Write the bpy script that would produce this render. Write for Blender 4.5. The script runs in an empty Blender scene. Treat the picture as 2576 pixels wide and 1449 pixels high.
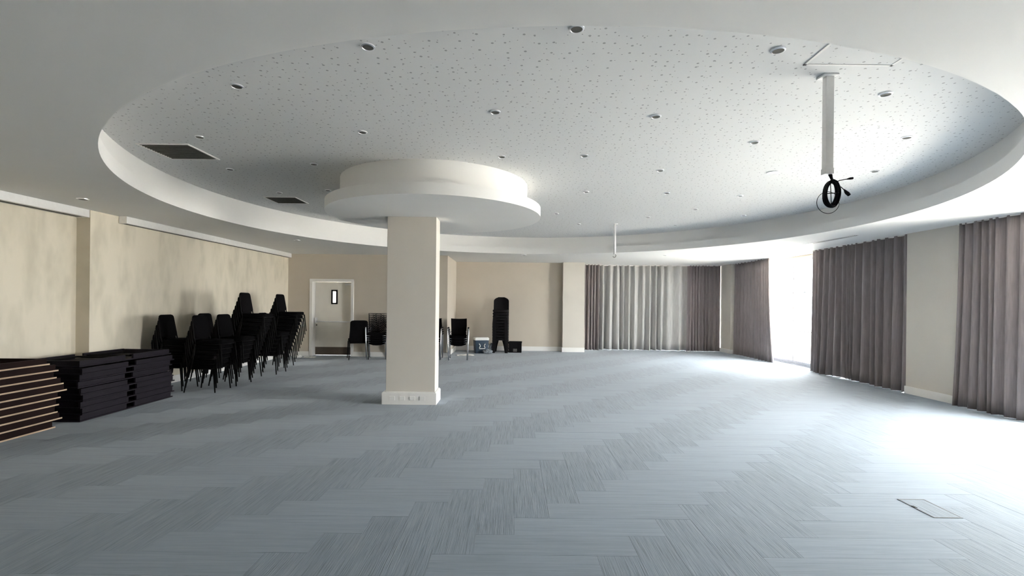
import bpy, bmesh, math, random
from mathutils import Matrix, Vector
random.seed(7)
PI = math.pi
S = bpy.context.scene
C = S.collection

# ------------------------------------------------------------------ camera
F_PX, ROLL, SHIFT = 1200.0, 0.0104, 38.0
cam_d = bpy.data.cameras.new('camera'); cam = bpy.data.objects.new('camera', cam_d); C.objects.link(cam)
cam_d.sensor_width = 36.0; cam_d.lens = F_PX / 2576.0 * 36.0
cam_d.shift_y = SHIFT / 2576.0
cam_d.clip_start = 0.05; cam_d.clip_end = 300
cam.matrix_world = Matrix.Translation((0, 0, 1.52)) @ Matrix.Rotation(PI / 2, 4, 'X') @ Matrix.Rotation(ROLL, 4, 'Z')
S.camera = cam

# ------------------------------------------------------------------ world, sun, exposure
w = bpy.data.worlds.new('sky'); S.world = w; w.use_nodes = True
bg = w.node_tree.nodes['Background']
bg.inputs['Color'].default_value = (0.97, 0.97, 1.0, 1); bg.inputs['Strength'].default_value = 8.0
sun_d = bpy.data.lights.new('sun', 'SUN'); sun_d.energy = 32.0; sun_d.angle = math.radians(0.6); sun_d.color = (1.0, 0.94, 0.90)
sun = bpy.data.objects.new('sun', sun_d); C.objects.link(sun)
sun_from = Vector((0.10, 0.62, 1.0)).normalized()      # runs almost along the window wall: lights the terrace, not the room
sun.rotation_euler = sun_from.to_track_quat('Z', 'Y').to_euler()
S.view_settings.view_transform = 'Standard'; S.view_settings.look = 'None'
S.view_settings.gamma = 1.0; S.view_settings.use_curve_mapping = False
S.view_settings.exposure = 2.58
S.cycles.max_bounces = 14; S.cycles.diffuse_bounces = 8; S.cycles.transparent_max_bounces = 16
S.cycles.sample_clamp_indirect = 8.0

def portal(loc, rot, sx, sy):
    d = bpy.data.lights.new('window_portal', 'AREA'); d.shape = 'RECTANGLE'; d.size = sx; d.size_y = sy
    d.cycles.is_portal = True
    o = bpy.data.objects.new('window_portal', d); C.objects.link(o); o.location = loc; o.rotation_euler = rot
portal((7.62, 11.95, 1.42), (0, PI / 2, 0), 2.8, 7.0)
portal((7.62, 5.28, 1.42), (0, PI / 2, 0), 2.8, 4.16)
portal((4.55, 16.45, 1.42), (-PI / 2, 0, 0), 4.7, 2.8)

# ------------------------------------------------------------------ materials
MATS = {}
def mat(name, col, rough=0.6, metal=0.0, spec=0.5, **k):
    m = bpy.data.materials.new(name); m.use_nodes = True; MATS[name] = m
    b = m.node_tree.nodes['Principled BSDF']
    b.inputs['Base Color'].default_value = (*col, 1); b.inputs['Roughness'].default_value = rough
    b.inputs['Metallic'].default_value = metal; b.inputs['Specular IOR Level'].default_value = spec
    for kk, v in k.items(): b.inputs[kk.replace('_', ' ')].default_value = v
    return m
def nodes(m): return m.node_tree.nodes, m.node_tree.links, m.node_tree.nodes['Principled BSDF']
def coords(m, scale=(1, 1, 1), rot=(0, 0, 0), src='pos'):
    n, l, b = nodes(m)
    if src == 'pos': g = n.new('ShaderNodeNewGeometry'); out = g.outputs['Position']
    else: g = n.new('ShaderNodeTexCoord'); out = g.outputs['Object']
    mp = n.new('ShaderNodeMapping'); mp.inputs['Scale'].default_value = scale; mp.inputs['Rotation'].default_value = rot
    l.new(out, mp.inputs['Vector']); return mp.outputs['Vector']
def noise(m, vec, scale=1.0, detail=4.0, rough=0.55):
    n, l, b = nodes(m); t = n.new('ShaderNodeTexNoise')
    t.inputs['Scale'].default_value = scale; t.inputs['Detail'].default_value = detail; t.inputs['Roughness'].default_value = rough
    l.new(vec, t.inputs['Vector']); return t.outputs['Fac']
def ramp(m, fac, stops):
    n, l, b = nodes(m); r = n.new('ShaderNodeValToRGB'); e = r.color_ramp.elements
    e[0].position, e[0].color = stops[0][0], (*stops[0][1], 1)
    e[1].position, e[1].color = stops[-1][0], (*stops[-1][1], 1)
    for p, c in stops[1:-1]:
        x = e.new(p); x.color = (*c, 1)
    l.new(fac, r.inputs['Fac']); return r.outputs['Color']
def mixc(m, fac, a, b_, mode='MIX'):
    n, l, b = nodes(m); x = n.new('ShaderNodeMix'); x.data_type = 'RGBA'; x.blend_type = mode
    for i, v in ((0, fac), (6, a), (7, b_)):
        if hasattr(v, 'links'): l.new(v, x.inputs[i])
        else: x.inputs[i].default_value = v if i == 0 else (*v, 1)
    return x.outputs[2]
def bump(m, h, strength=0.2, dist=0.01):
    n, l, b = nodes(m); x = n.new('ShaderNodeBump'); x.inputs['Strength'].default_value = strength; x.inputs['Distance'].default_value = dist
    l.new(h, x.inputs['Height']); l.new(x.outputs['Normal'], b.inputs['Normal'])
def setcol(m, c): m.node_tree.links.new(c, nodes(m)[2].inputs['Base Color'])

def plaster(name, col, var=0.04):
    m = mat(name, col, 0.85, spec=0.25)
    f = noise(m, coords(m), 0.8, 3)
    lo = tuple(x * (1 - var) for x in col); hi = tuple(min(1, x * (1 + var)) for x in col)
    setcol(m, ramp(m, f, [(0.3, lo), (0.7, hi)]))
    bump(m, noise(m, coords(m), 90, 3), 0.04, 0.004); return m
M_ceil = plaster('ceiling_paint', (0.80, 0.79, 0.77), 0.02)
M_wall = plaster('beige_wall_paint', (0.56, 0.50, 0.42))
M_pale = plaster('pale_grey_paint', (0.62, 0.58, 0.52))
M_trim = mat('white_gloss_trim', (0.82, 0.80, 0.77), 0.4)
setcol(M_trim, ramp(M_trim, noise(M_trim, coords(M_trim), 2.0, 2), [(0.3, (0.79, 0.77, 0.74)), (0.7, (0.84, 0.82, 0.79))]))

# perforated acoustic board: scattered round holes of two sizes
M_perf = mat('perforated_board', (0.78, 0.78, 0.77), 0.8, spec=0.25)
n, l, b = nodes(M_perf)
def dots(scale, rnd, rmin, rmax, keep):
    v = n.new('ShaderNodeTexVoronoi'); v.voronoi_dimensions = '2D'; v.inputs['Scale'].default_value = scale; v.inputs['Randomness'].default_value = rnd
    l.new(coords(M_perf), v.inputs['Vector'])
    sep = n.new('ShaderNodeSeparateColor'); l.new(v.outputs['Color'], sep.inputs['Color'])
    mr = n.new('ShaderNodeMapRange'); mr.inputs['To Min'].default_value = rmin; mr.inputs['To Max'].default_value = rmax; l.new(sep.outputs[0], mr.inputs['Value'])
    lt = n.new('ShaderNodeMath'); lt.operation = 'LESS_THAN'; l.new(v.outputs['Distance'], lt.inputs[0]); l.new(mr.outputs[0], lt.inputs[1])
    k = n.new('ShaderNodeMath'); k.operation = 'LESS_THAN'; l.new(sep.outputs[1], k.inputs[0]); k.inputs[1].default_value = keep
    mu = n.new('ShaderNodeMath'); mu.operation = 'MULTIPLY'; l.new(lt.outputs[0], mu.inputs[0]); l.new(k.outputs[0], mu.inputs[1]); return mu.outputs[0]
mx = n.new('ShaderNodeMath'); mx.operation = 'MAXIMUM'; l.new(dots(9.5, 0.75, 0.06, 0.10, 0.85), mx.inputs[0]); l.new(dots(13.0, 0.85, 0.05, 0.07, 0.6), mx.inputs[1])
setcol(M_perf, mixc(M_perf, mx.outputs[0], (0.70, 0.70, 0.695), (0.36, 0.36, 0.36)))

# patterned wallpaper on the left wall: soft leaf shaped mottling
M_paper = mat('cream_leaf_wallpaper', (0.7, 0.66, 0.56), 0.75, spec=0.3)
va = noise(M_paper, coords(M_paper, (1, 3.4, 1.15), (math.radians(38), 0, 0)), 1.2, 3, 0.5)
vb = noise(M_paper, coords(M_paper, (1, 3.4, 1.15), (math.radians(-38), 0, 0)), 1.2, 3, 0.5)
n, l, b = nodes(M_paper); mn = n.new('ShaderNodeMath'); mn.operation = 'MINIMUM'; l.new(va, mn.inputs[0]); l.new(vb, mn.inputs[1])
setcol(M_paper, ramp(M_paper, mn.outputs[0], [(0.26, (0.585, 0.53, 0.425)), (0.40, (0.66, 0.60, 0.485)), (0.52, (0.715, 0.645, 0.525))]))

def carpet(name, along_y):
    m = mat(name, (0.2, 0.22, 0.24), 0.85, spec=0.42)
    b = nodes(m)[2]; b.inputs['Sheen Weight'].default_value = 0.22; b.inputs['Sheen Roughness'].default_value = 0.4
    sc = (150, 3.2, 1) if along_y else (3.2, 150, 1)
    f = noise(m, coords(m, sc), 1.0, 3, 0.6)
    sc2 = (34, 1.3, 1) if along_y else (1.3, 34, 1)
    g = noise(m, coords(m, sc2), 1.0, 2, 0.5)
    k = 0.925 if along_y else 1.0  # lengthwise planks darker: the pile's directional reflectance is put into the colour
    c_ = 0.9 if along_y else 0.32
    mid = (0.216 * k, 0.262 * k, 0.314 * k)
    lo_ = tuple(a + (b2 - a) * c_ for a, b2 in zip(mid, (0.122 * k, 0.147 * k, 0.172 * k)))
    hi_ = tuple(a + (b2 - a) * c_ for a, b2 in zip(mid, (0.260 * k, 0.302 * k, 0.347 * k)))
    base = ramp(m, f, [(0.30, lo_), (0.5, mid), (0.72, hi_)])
    cloud = ramp(m, g, [(0.3, (0.88, 0.88, 0.88)), (0.62, (1.0, 1.0, 1.0))])
    n, l, bb = nodes(m); oi = n.new('ShaderNodeObjectInfo'); tint = ramp(m, oi.outputs['Random'], [(0.0, (0.93, 0.93, 0.93)), (1.0, (1.0, 1.0, 1.0))])
    setcol(m, mixc(m, 1.0, mixc(m, 1.0, base, cloud, 'MULTIPLY'), tint, 'MULTIPLY'))
    bump(m, f, 0.5 if along_y else 0.3, 0.005); return m
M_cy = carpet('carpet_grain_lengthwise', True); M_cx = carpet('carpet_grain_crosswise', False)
M_under = mat('carpet_joint', (0.11, 0.125, 0.14), 0.95, spec=0.1)

def cloth(name, col, transl=0.0):
    m = mat(name, col, 0.85, spec=0.2)
    b = nodes(m)[2]; b.inputs['Sheen Weight'].default_value = 0.2
    f = noise(m, coords(m, (60, 60, 4)), 1.0, 3)
    setcol(m, ramp(m, f, [(0.3, tuple(x * 0.88 for x in col)), (0.7, tuple(min(1, x * 1.1) for x in col))]))
    if transl:
        n, l, b = nodes(m); t = n.new('ShaderNodeBsdfTranslucent'); t.inputs['Color'].default_value = (*[x * 0.8 for x in col], 1)
        mx = n.new('ShaderNodeMixShader'); mx.inputs[0].default_value = transl
        l.new(b.outputs[0], mx.inputs[1]); l.new(t.outputs[0], mx.inputs[2]); l.new(mx.outputs[0], n['Material Output'].inputs['Surface'])
    return m
M_curt = cloth('taupe_curtain_fabric', (0.245, 0.212, 0.212), 0.03)
M_curt2 = cloth('daylit_curtain_fabric', (0.50, 0.49, 0.475), 0.03)  # paler than the taupe: daylight on the back curtains is put into the colour
def plain(name, col, rough, metal=0.0, spec=0.5, var=0.12, sc=25):
    m = mat(name, col, rough, metal, spec)
    setcol(m, ramp(m, noise(m, coords(m, src='obj'), sc, 3), [(0.3, tuple(x * (1 - var) for x in col)), (0.7, tuple(min(1, x * (1 + var)) for x in col))])); return m
M_blackfab = plain('black_chair_fabric', (0.0045, 0.004, 0.0045), 0.95, spec=0.06)
M_blackmet = plain('black_steel_tube', (0.005, 0.0045, 0.0045), 0.6, spec=0.15)
M_blackpl = plain('black_plastic', (0.007, 0.006, 0.007), 0.65, spec=0.15)
M_chrome = plain('chrome', (0.88, 0.88, 0.90), 0.34, 1.0, var=0.03)
M_satin = plain('satin_white_metal', (0.80, 0.79, 0.78), 0.35, 0.2, var=0.03)
M_tan = plain('tan_board_edge', (0.50, 0.37, 0.25), 0.6, var=0.1, sc=6)
M_rust = plain('dark_red_brown_laminate', (0.014, 0.006, 0.005), 0.65, spec=0.12, var=0.2, sc=5)
M_plum = plain('dark_plum_laminate', (0.012, 0.009, 0.013), 0.6, spec=0.15, var=0.2, sc=5)
M_navy = plain('navy_plastic', (0.022, 0.045, 0.075), 0.4)
M_white = plain('white_plastic', (0.80, 0.80, 0.77), 0.4, var=0.03)
M_paperw = plain('white_paper', (0.78, 0.77, 0.74), 0.8, var=0.05)
M_greybag = plain('grey_plastic_bag', (0.26, 0.28, 0.30), 0.35, var=0.3)
M_grille = plain('dark_grey_grille', (0.105, 0.10, 0.085), 0.7, var=0.08)
M_dark = plain('dark_void', (0.02, 0.02, 0.02), 0.9)
M_door = plain('off_white_door_paint', (0.80, 0.76, 0.69), 0.5, var=0.03, sc=3)
M_kick = plain('brown_kick_plate', (0.10, 0.075, 0.055), 0.5)
M_alu = plain('grey_aluminium', (0.30, 0.30, 0.31), 0.4, 0.6)
M_pave = plain('pale_terrace_paving', (0.40, 0.38, 0.35), 0.9, sc=1.5)
M_led = mat('lit_lamp_face', (1, 1, 1), 0.5, **{'Emission_Strength': 3.0}); nodes(M_led)[2].inputs['Emission Color'].default_value = (1, 0.98, 0.94, 1)
M_glass = bpy.data.materials.new('window_glass'); M_glass.use_nodes = True
n, l = M_glass.node_tree.nodes, M_glass.node_tree.links; n.remove(n['Principled BSDF'])
tr = n.new('ShaderNodeBsdfTransparent'); tr.inputs['Color'].default_value = (0.95, 0.97, 0.96, 1)
gl = n.new('ShaderNodeBsdfGlossy'); gl.inputs['Roughness'].default_value = 0.02
lw = n.new('ShaderNodeLayerWeight'); lw.inputs['Blend'].default_value = 0.5
pw = n.new('ShaderNodeMath'); pw.operation = 'POWER'; pw.inputs[1].default_value = 5.0; l.new(lw.outputs['Facing'], pw.inputs[0])
fr = n.new('ShaderNodeMath'); fr.operation = 'MULTIPLY_ADD'; fr.inputs[1].default_value = 0.5; fr.inputs[2].default_value = 0.03; l.new(pw.outputs[0], fr.inputs[0])
ms = n.new('ShaderNodeMixShader'); l.new(fr.outputs[0], ms.inputs[0]); l.new(tr.outputs[0], ms.inputs[1]); l.new(gl.outputs[0], ms.inputs[2]); l.new(ms.outputs[0], n['Material Output'].inputs['Surface'])

# ------------------------------------------------------------------ mesh helpers
def BM(): return bmesh.new()
def box(bm, x0, x1, y0, y1, z0, z1, bev=0.0):
    r = bmesh.ops.create_cube(bm, size=1.0)
    for v in r['verts']:
        v.co = Vector(((x0 + x1) / 2 + v.co.x * (x1 - x0), (y0 + y1) / 2 + v.co.y * (y1 - y0), (z0 + z1) / 2 + v.co.z * (z1 - z0)))
    if bev:
        es = list({e for v in r['verts'] for e in v.link_edges})
        bmesh.ops.bevel(bm, geom=es, offset=bev, segments=2, affect='EDGES', profile=0.6)
    return bm
def prism(bm, pts, z0, z1):
    a = [bm.verts.new((x, y, z0)) for x, y in pts]; t = [bm.verts.new((x, y, z1)) for x, y in pts]
    k = len(pts); bm.faces.new(a[::-1]); bm.faces.new(t)
    for i in range(k): bm.faces.new((a[i], a[(i + 1) % k], t[(i + 1) % k], t[i]))
    bmesh.ops.recalc_face_normals(bm, faces=bm.faces[:]); return bm
def tube(bm, pts, r, seg=8, closed=False):
    pts = [Vector(p) for p in pts]; rings = []; k = len(pts); up = None
    for i, p in enumerate(pts):
        if closed: t = (pts[(i + 1) % k] - pts[i - 1]).normalized()
        else: t = (pts[min(i + 1, k - 1)] - pts[max(i - 1, 0)]).normalized()
        if up is None: up = t.orthogonal().normalized()
        up = (up - t * up.dot(t)); up = up.normalized() if up.length > 1e-6 else t.orthogonal().normalized()
        s = t.cross(up); rr = r[i] if isinstance(r, (list, tuple)) else r
        rings.append([bm.verts.new(p + (up * math.cos(a) + s * math.sin(a)) * rr) for a in [2 * PI * j / seg for j in range(seg)]])
    for i in range(k if closed else k - 1):
        A, B = rings[i], rings[(i + 1) % k]
        for j in range(seg): bm.faces.new((A[j], A[(j + 1) % seg], B[(j + 1) % seg], B[j]))
    if not closed: bm.faces.new(rings[0][::-1]); bm.faces.new(rings[-1])
    return bm
def lathe(bm, prof, c=(0, 0, 0), seg=32):
    R = [[bm.verts.new((c[0] + r * math.cos(2 * PI * j / seg), c[1] + r * math.sin(2 * PI * j / seg), c[2] + z)) for j in range(seg)] for r, z in prof]
    for i in range(len(prof) - 1):
        for j in range(seg): bm.faces.new((R[i][j], R[i][(j + 1) % seg], R[i + 1][(j + 1) % seg], R[i + 1][j]))
    for k in (0, -1):
        if prof[k][0] > 1e-4: bm.faces.new(R[k])
    bmesh.ops.recalc_face_normals(bm, faces=bm.faces[:]); return bm
def loft(bm, rows, caps=True):
    V = [[bm.verts.new(p) for p in r] for r in rows]; k = len(rows[0])
    for i in range(len(V) - 1):
        for j in range(k): bm.faces.new((V[i][j], V[i][(j + 1) % k], V[i + 1][(j + 1) % k], V[i + 1][j]))
    if caps: bm.faces.new(V[0][::-1]); bm.faces.new(V[-1])
    bmesh.ops.recalc_face_normals(bm, faces=bm.faces[:]); return bm
def obj(name, bm, m, parent=None, smooth=False):
    me = bpy.data.meshes.new(name); bm.to_mesh(me); bm.free(); me.materials.append(m)
    if smooth:
        for p in me.polygons: p.use_smooth = True
    o = bpy.data.objects.new(name, me); C.objects.link(o)
    if parent: o.parent = parent
    return o
def autosmooth(o, ang=40):
    for p in o.data.polygons: p.use_smooth = True
    o.data.set_sharp_from_angle(angle=math.radians(ang)); return o
def empty(name, loc=(0, 0, 0), rz=0):
    o = bpy.data.objects.new(name, None); C.objects.link(o); o.location = loc; o.rotation_euler = (0, 0, rz); o.empty_display_size = 0.1; return o
def tag(o, label, cat, group=None):
    o['label'] = label; o['category'] = cat
    if group: o['group'] = group
    return o
def struct(o, label=None, cat=None):
    o['kind'] = 'structure'
    if label: o['label'] = label
    if cat: o['category'] = cat
    return o
def thing(name, label, cat, loc=(0, 0, 0), rz=0, group=None): return tag(empty(name, loc, rz), label, cat, group)
def dup(root, loc, rz, label, group=None):
    r = root.copy(); C.objects.link(r); r.location = loc; r.rotation_euler = (0, 0, rz); r['label'] = label
    if group: r['group'] = group
    for ch in list(root.children):
        c = ch.copy(); C.objects.link(c); c.parent = r
        for g in ch.children:
            d = g.copy(); C.objects.link(d); d.parent = c
    return r

# ------------------------------------------------------------------ the room
HC, HU = 2.82, 3.26             # lower ceiling, recessed ceiling
XL, XR, YB, YD, YF = -6.2, 7.0, -3.0, 13.2, 15.25
RC, RR = (0.40, 7.38), 5.15     # round recess
# floor and its herringbone carpet planks
fl = struct(obj('floor', box(BM(), -6.6, 7.75, -3.1, 16.7, -0.25, -0.012), M_under), 'grey carpeted floor laid in a herringbone of long planks', 'floor')
Wp, Lp = 0.25, 1.0
planks = []
for i in range(-30, 34):
    for j in range(-32, 58):
        k = (j - i) % 8
        if k == 0: x0, y0, dx, dy, ay = -0.22 + i * Wp, 3.13 + j * Wp, Wp, Lp, True
        elif k == 7: x0, y0, dx, dy, ay = -0.22 + i * Wp, 3.13 + j * Wp, Lp, Wp, False
        else: continue
        x1, y1 = min(x0 + dx, 7.30), min(y0 + dy, 16.3)
        full = x0 >= -6.38 and y0 >= YB and x0 + dx <= 7.30 and y0 + dy <= 16.3
        x0, y0 = max(x0, -6.38), max(y0, YB)
        if x1 - x0 < 0.03 or y1 - y0 < 0.03: continue
        planks.append((x0, x1, y0, y1, ay, full))
def inview(p):
    cx, cy = (p[0] + p[1]) / 2, (p[2] + p[3]) / 2
    return cy > 2.35 and abs(cx) < cy * 1.073 + 0.2
planks.sort(key=lambda p: (not (inview(p) and p[5]), ((p[0] + p[1]) / 2) ** 2 + ((p[2] + p[3]) / 2) ** 2))
g = 0.0006
pm = {}
for ay in (True, False):
    bm = box(BM(), g, (Wp if ay else Lp) - g, g, (Lp if ay else Wp) - g, -0.012, 0.0)
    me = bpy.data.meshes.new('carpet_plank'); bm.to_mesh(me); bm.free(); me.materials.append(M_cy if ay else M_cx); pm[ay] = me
for p in planks[:296]:
    o = bpy.data.objects.new('carpet_plank', pm[p[4]]); C.objects.link(o); o.location = (p[0], p[2], random.uniform(-0.0006, 0.0)); o.parent = fl
bm = BM()
for p in planks[296:]:
    n0 = len(bm.faces); box(bm, p[0] + g, p[1] - g, p[2] + g, p[3] - g, -0.012, random.uniform(-0.0006, 0.0)); bm.faces.ensure_lookup_table()
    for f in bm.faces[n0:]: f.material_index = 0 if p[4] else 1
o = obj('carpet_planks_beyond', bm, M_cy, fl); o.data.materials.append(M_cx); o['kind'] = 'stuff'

# ceilings
def ring_slab(bm, rect, c, r, z0, z1, seg=192):
    x0, x1, y0, y1 = rect; lo, hi = [], []
    def edge(a):
        dx, dy = math.cos(a), math.sin(a); t = 1e9
        if dx > 1e-9: t = min(t, (x1 - c[0]) / dx)
        if dx < -1e-9: t = min(t, (x0 - c[0]) / dx)
        if dy > 1e-9: t = min(t, (y1 - c[1]) / dy)
        if dy < -1e-9: t = min(t, (y0 - c[1]) / dy)
        return c[0] + dx * t, c[1] + dy * t
    angs = sorted([2 * PI * j / seg for j in range(seg)] + [math.atan2(y - c[1], x - c[0]) % (2 * PI) for x in (x0, x1) for y in (y0, y1)])
    I = [(c[0] + r * math.cos(a), c[1] + r * math.sin(a)) for a in angs]; O = [edge(a) for a in angs]
    V = [[bm.verts.new((*p, z)) for p in L] for L, z in ((I, z0), (O, z0), (I, z1), (O, z1))]
    k = len(angs)
    for j in range(k):
        q = (j + 1) % k
        bm.faces.new((V[0][j], V[0][q], V[1][q], V[1][j])); bm.faces.new((V[2][j], V[3][j], V[3][q], V[2][q]))
        bm.faces.new((V[0][j], V[2][j], V[2][q], V[0][q]))
    bmesh.ops.recalc_face_normals(bm, faces=bm.faces[:]); return bm
ce = struct(obj('ceiling', ring_slab(BM(), (-6.6, 7.75, -3.2, 16.8), RC, RR, HC, HC + 0.16), M_ceil), 'smooth white lower ceiling around the big round recess', 'ceiling')
autosmooth(ce, 30)
bm = BM(); SEG = 192
for j in range(SEG):
    a0, a1 = 2 * PI * j / SEG, 2 * PI * (j + 1) / SEG
    p = [(RC[0] + (RR + 0.10) * math.cos(a), RC[1] + (RR + 0.10) * math.sin(a)) for a in (a0, a1)]
    bm.faces.new([bm.verts.new((*q, z)) for q, z in ((p[0], HC + 0.155), (p[1], HC + 0.155), (p[1], HU), (p[0], HU))])
bmesh.ops.remove_doubles(bm, verts=bm.verts[:], dist=1e-4)
autosmooth(obj('recess_wall', bm, M_ceil, ce), 30)
bm = BM(); prism(bm, [(RC[0] + (RR + 0.25) * math.cos(2 * PI * j / 96), RC[1] + (RR + 0.25) * math.sin(2 * PI * j / 96)) for j in range(96)], HU, HU + 0.05)
obj('perforated_ceiling', bm, M_perf, ce)
struct(obj('light_block_slab', box(BM(), -6.8, 7.9, -3.3, 16.95, HU + 0.06, HU + 0.3), M_ceil))  # unseen slab added above the ceilings to block light leaks
# column drum
dr = empty('ceiling_drum'); struct(dr, 'two tier round white drum on the ceiling around the column head', 'ceiling drum')
autosmooth(obj('upper_tier', lathe(BM(), [(1.36, 2.925), (1.36, HU)], (-1.15, 7.15, 0), 128), M_ceil, dr))
autosmooth(obj('lower_tier', lathe(BM(), [(1.56, 2.79), (1.56, 2.93)], (-1.15, 7.15, 0), 128), M_ceil, dr))
# column
co = empty('column', (-1.5, 7.27, 0)); struct(co, 'square beige column with white skirting in the middle of the room', 'column')
obj('shaft', box(BM(), -0.365, 0.365, -0.17, 0.17, 0, 2.79, 0.006), M_pale, co)
bm = BM(); box(bm, -0.415, 0.395, -0.215, 0.205, 0, 0.175, 0.005); box(bm, -0.40, 0.38, -0.20, 0.19, 0.175, 0.188, 0.004)
obj('column_skirting', bm, M_trim, co)
for x in (-0.26, -0.11, 0.04, 0.19):
    sk = obj('socket_plate', box(BM(), x - 0.038, x + 0.038, -0.2215, -0.214, 0.065, 0.125, 0.002), M_trim, co)
    obj('socket_hole', box(BM(), x - 0.016, x + 0.016, -0.2225, -0.2205, 0.085, 0.105), M_white, sk)

# walls
bm = BM(); prism(bm, [(-6.6, YB - 0.2), (-6.4, YB - 0.2), (-6.4, 7.0), (XL, 7.0), (XL, YD + 0.3), (-6.6, YD + 0.3)], -0.05, HC + 0.05)
struct(obj('wall_left', bm, M_paper), 'cream wallpapered left wall with faint leaf mottling', 'wall')
DX0, DX1, DH = -5.55, -4.42, 2.09
bm = BM(); box(bm, XL, DX0, YD, YD + 0.3, 0, HC + 0.02); box(bm, DX1, -1.79, YD, YD + 0.3, 0, HC + 0.02); box(bm, DX0, DX1, YD, YD + 0.3, DH, HC + 0.02)
box(bm, -2.05, -1.79, YD + 0.3, YF + 0.2, 0, HC + 0.02)
struct(obj('wall_back', bm, M_wall), 'beige back wall around the white fire door', 'wall')
struct(obj('wall_far', box(BM(), -2.05, 1.62, YF, YF + 0.25, 0, HC + 0.02), M_wall), 'beige far wall of the deeper bay behind the column', 'wall')
pl_ = empty('trim_1', (1.94, 15.2, 0)); struct(pl_, 'pale pilaster between the far wall and the curtained back window', 'pilaster')
obj('shaft', box(BM(), -0.34, 0.34, -0.2, 1.25, 0, HC + 0.01), M_pale, pl_); obj('skirting', box(BM(), -0.36, 0.35, -0.22, 0.0, 0, 0.14, 0.004), M_trim, pl_)
# right wall piers
def pier(name, y0, y1, label, xf):
    e = empty(name, (xf, (y0 + y1) / 2, 0)); struct(e, label, 'pier'); h = (y1 - y0) / 2
    obj('shaft', box(BM(), 0, 0.75, -h, h, 0, HC + 0.01), M_pale, e); obj('skirting', box(BM(), -0.02, 0.1, -h - 0.01, h + 0.01, 0, 0.13, 0.004), M_trim, e)
pier('trim_2', 7.36, 8.44, 'wide pale wall pier with white skirting between two curtains on the right', 6.98)
pier('trim_3', 14.97, 15.82, 'narrow pale wall pier at the far right corner', 6.86)
bm = BM(); box(bm, 6.86, 7.75, 15.82, 16.7, -0.05, HC + 0.02); box(bm, 7.25, 7.75, YB, 3.2, -0.05, HC + 0.02); box(bm, 7.42, 7.7, -2.6, 16.0, 2.74, HC + 0.04)
struct(obj('wall_right', bm, M_wall), 'right hand window wall above and between the glazing', 'wall')
bm = BM(); box(bm, 2.28, 6.86, 16.15, 16.4, 2.74, HC + 0.04)
struct(obj('wall_far_right', bm, M_wall), 'strip of wall above the curtained back window', 'wall')
struct(obj('wall_front', box(BM(), -6.6, 7.75, YB - 0.2, YB, -0.05, HC + 0.05), M_wall), 'plain beige wall behind the viewpoint', 'wall')
# skirtings
def skirt(name, *b): struct(obj(name, box(BM(), *b, 0.003), M_trim))
skirt('baseboard_left', XL - 0.005, XL + 0.02, 7.0, YD, 0, 0.13)
bm = BM(); box(bm, XL + 0.02, DX0 - 0.05, YD - 0.02, YD + 0.005, 0, 0.13, 0.003); box(bm, DX1 + 0.05, -1.79, YD - 0.02, YD + 0.005, 0, 0.13, 0.003)
struct(obj('baseboard_back', bm, M_trim))
bm = BM(); box(bm, -1.795, -1.77, YD - 0.02, YF, 0, 0.14, 0.003); box(bm, -1.77, 1.58, YF - 0.02, YF + 0.005, 0, 0.14, 0.003)
struct(obj('baseboard_far', bm, M_trim))
# white boxes along the top of the left wall
def pelmet(name, x0, x1, y0, y1, label):
    e = empty(name, ((x0 + x1) / 2, (y0 + y1) / 2, HC - 0.11)); struct(e, label, 'pelmet'); hx, hy = (x1 - x0) / 2, (y1 - y0) / 2
    obj('box', box(BM(), -hx, hx, -hy, hy, 0, 0.115, 0.004), M_satin, e)
    obj('end_cap', box(BM(), -hx - 0.002, hx + 0.002, hy - 0.005, hy + 0.006, -0.003, 0.113, 0.002), M_satin, e)
    obj('bottom_slot', box(BM(), -hx * 0.4, hx * 0.4, -hy + 0.05, hy - 0.05, -0.004, 0.0), M_grille, e)
pelmet('trim_4', -6.395, -6.20, YB + 0.02, 6.98, 'long white pelmet box above the nearer wallpaper panel')
pelmet('trim_5', XL + 0.005, XL + 0.13, 7.5, 13.1, 'long white pelmet box above the wallpaper behind the chair stacks')

# door
d = empty('door_1', ((DX0 + DX1) / 2, YD, 0)); struct(d, 'off white fire door with narrow vision panel, push bar and brown kick plate', 'door')
hw = (DX1 - DX0) / 2
bm = BM()
for s in (-1, 1): box(bm, min(s * (hw + 0.045), s * (hw - 0.03)), max(s * (hw + 0.045), s * (hw - 0.03)), -0.025, 0.30, 0.001, DH + 0.045, 0.004)
box(bm, -hw - 0.045, hw + 0.045, -0.026, 0.301, DH - 0.03, DH + 0.046, 0.004)
obj('door_frame', bm, M_trim, d)
lf = obj('door_leaf', BM(), M_door, d)
bm = BM(); vx0, vx1, vz0, vz1 = -0.07, 0.065, 1.46, 1.82
box(bm, -hw + 0.034, vx0, 0.2, 0.245, 0.012, DH - 0.034); box(bm, vx1, hw - 0.034, 0.2, 0.245, 0.012, DH - 0.034); box(bm, vx0, vx1, 0.2, 0.245, 0.012, vz0); box(bm, vx0, vx1, 0.2, 0.245, vz1, DH - 0.034)
bm.to_mesh(lf.data); bm.free()
bm = BM()
for a in ((vx0 - 0.02, vx0 + 0.022, vz0 - 0.02, vz1 + 0.02), (vx1 - 0.022, vx1 + 0.02, vz0 - 0.02, vz1 + 0.02), (vx0, vx1, vz0 - 0.02, vz0 + 0.022), (vx0, vx1, vz1 - 0.022, vz1 + 0.02)): box(bm, a[0], a[1], 0.185, 0.2, a[2], a[3])
obj('vision_frame', bm, M_blackpl, lf); obj('vision_glass', box(BM(), vx0, vx1, 0.218, 0.224, vz0, vz1), M_glass, lf)
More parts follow.
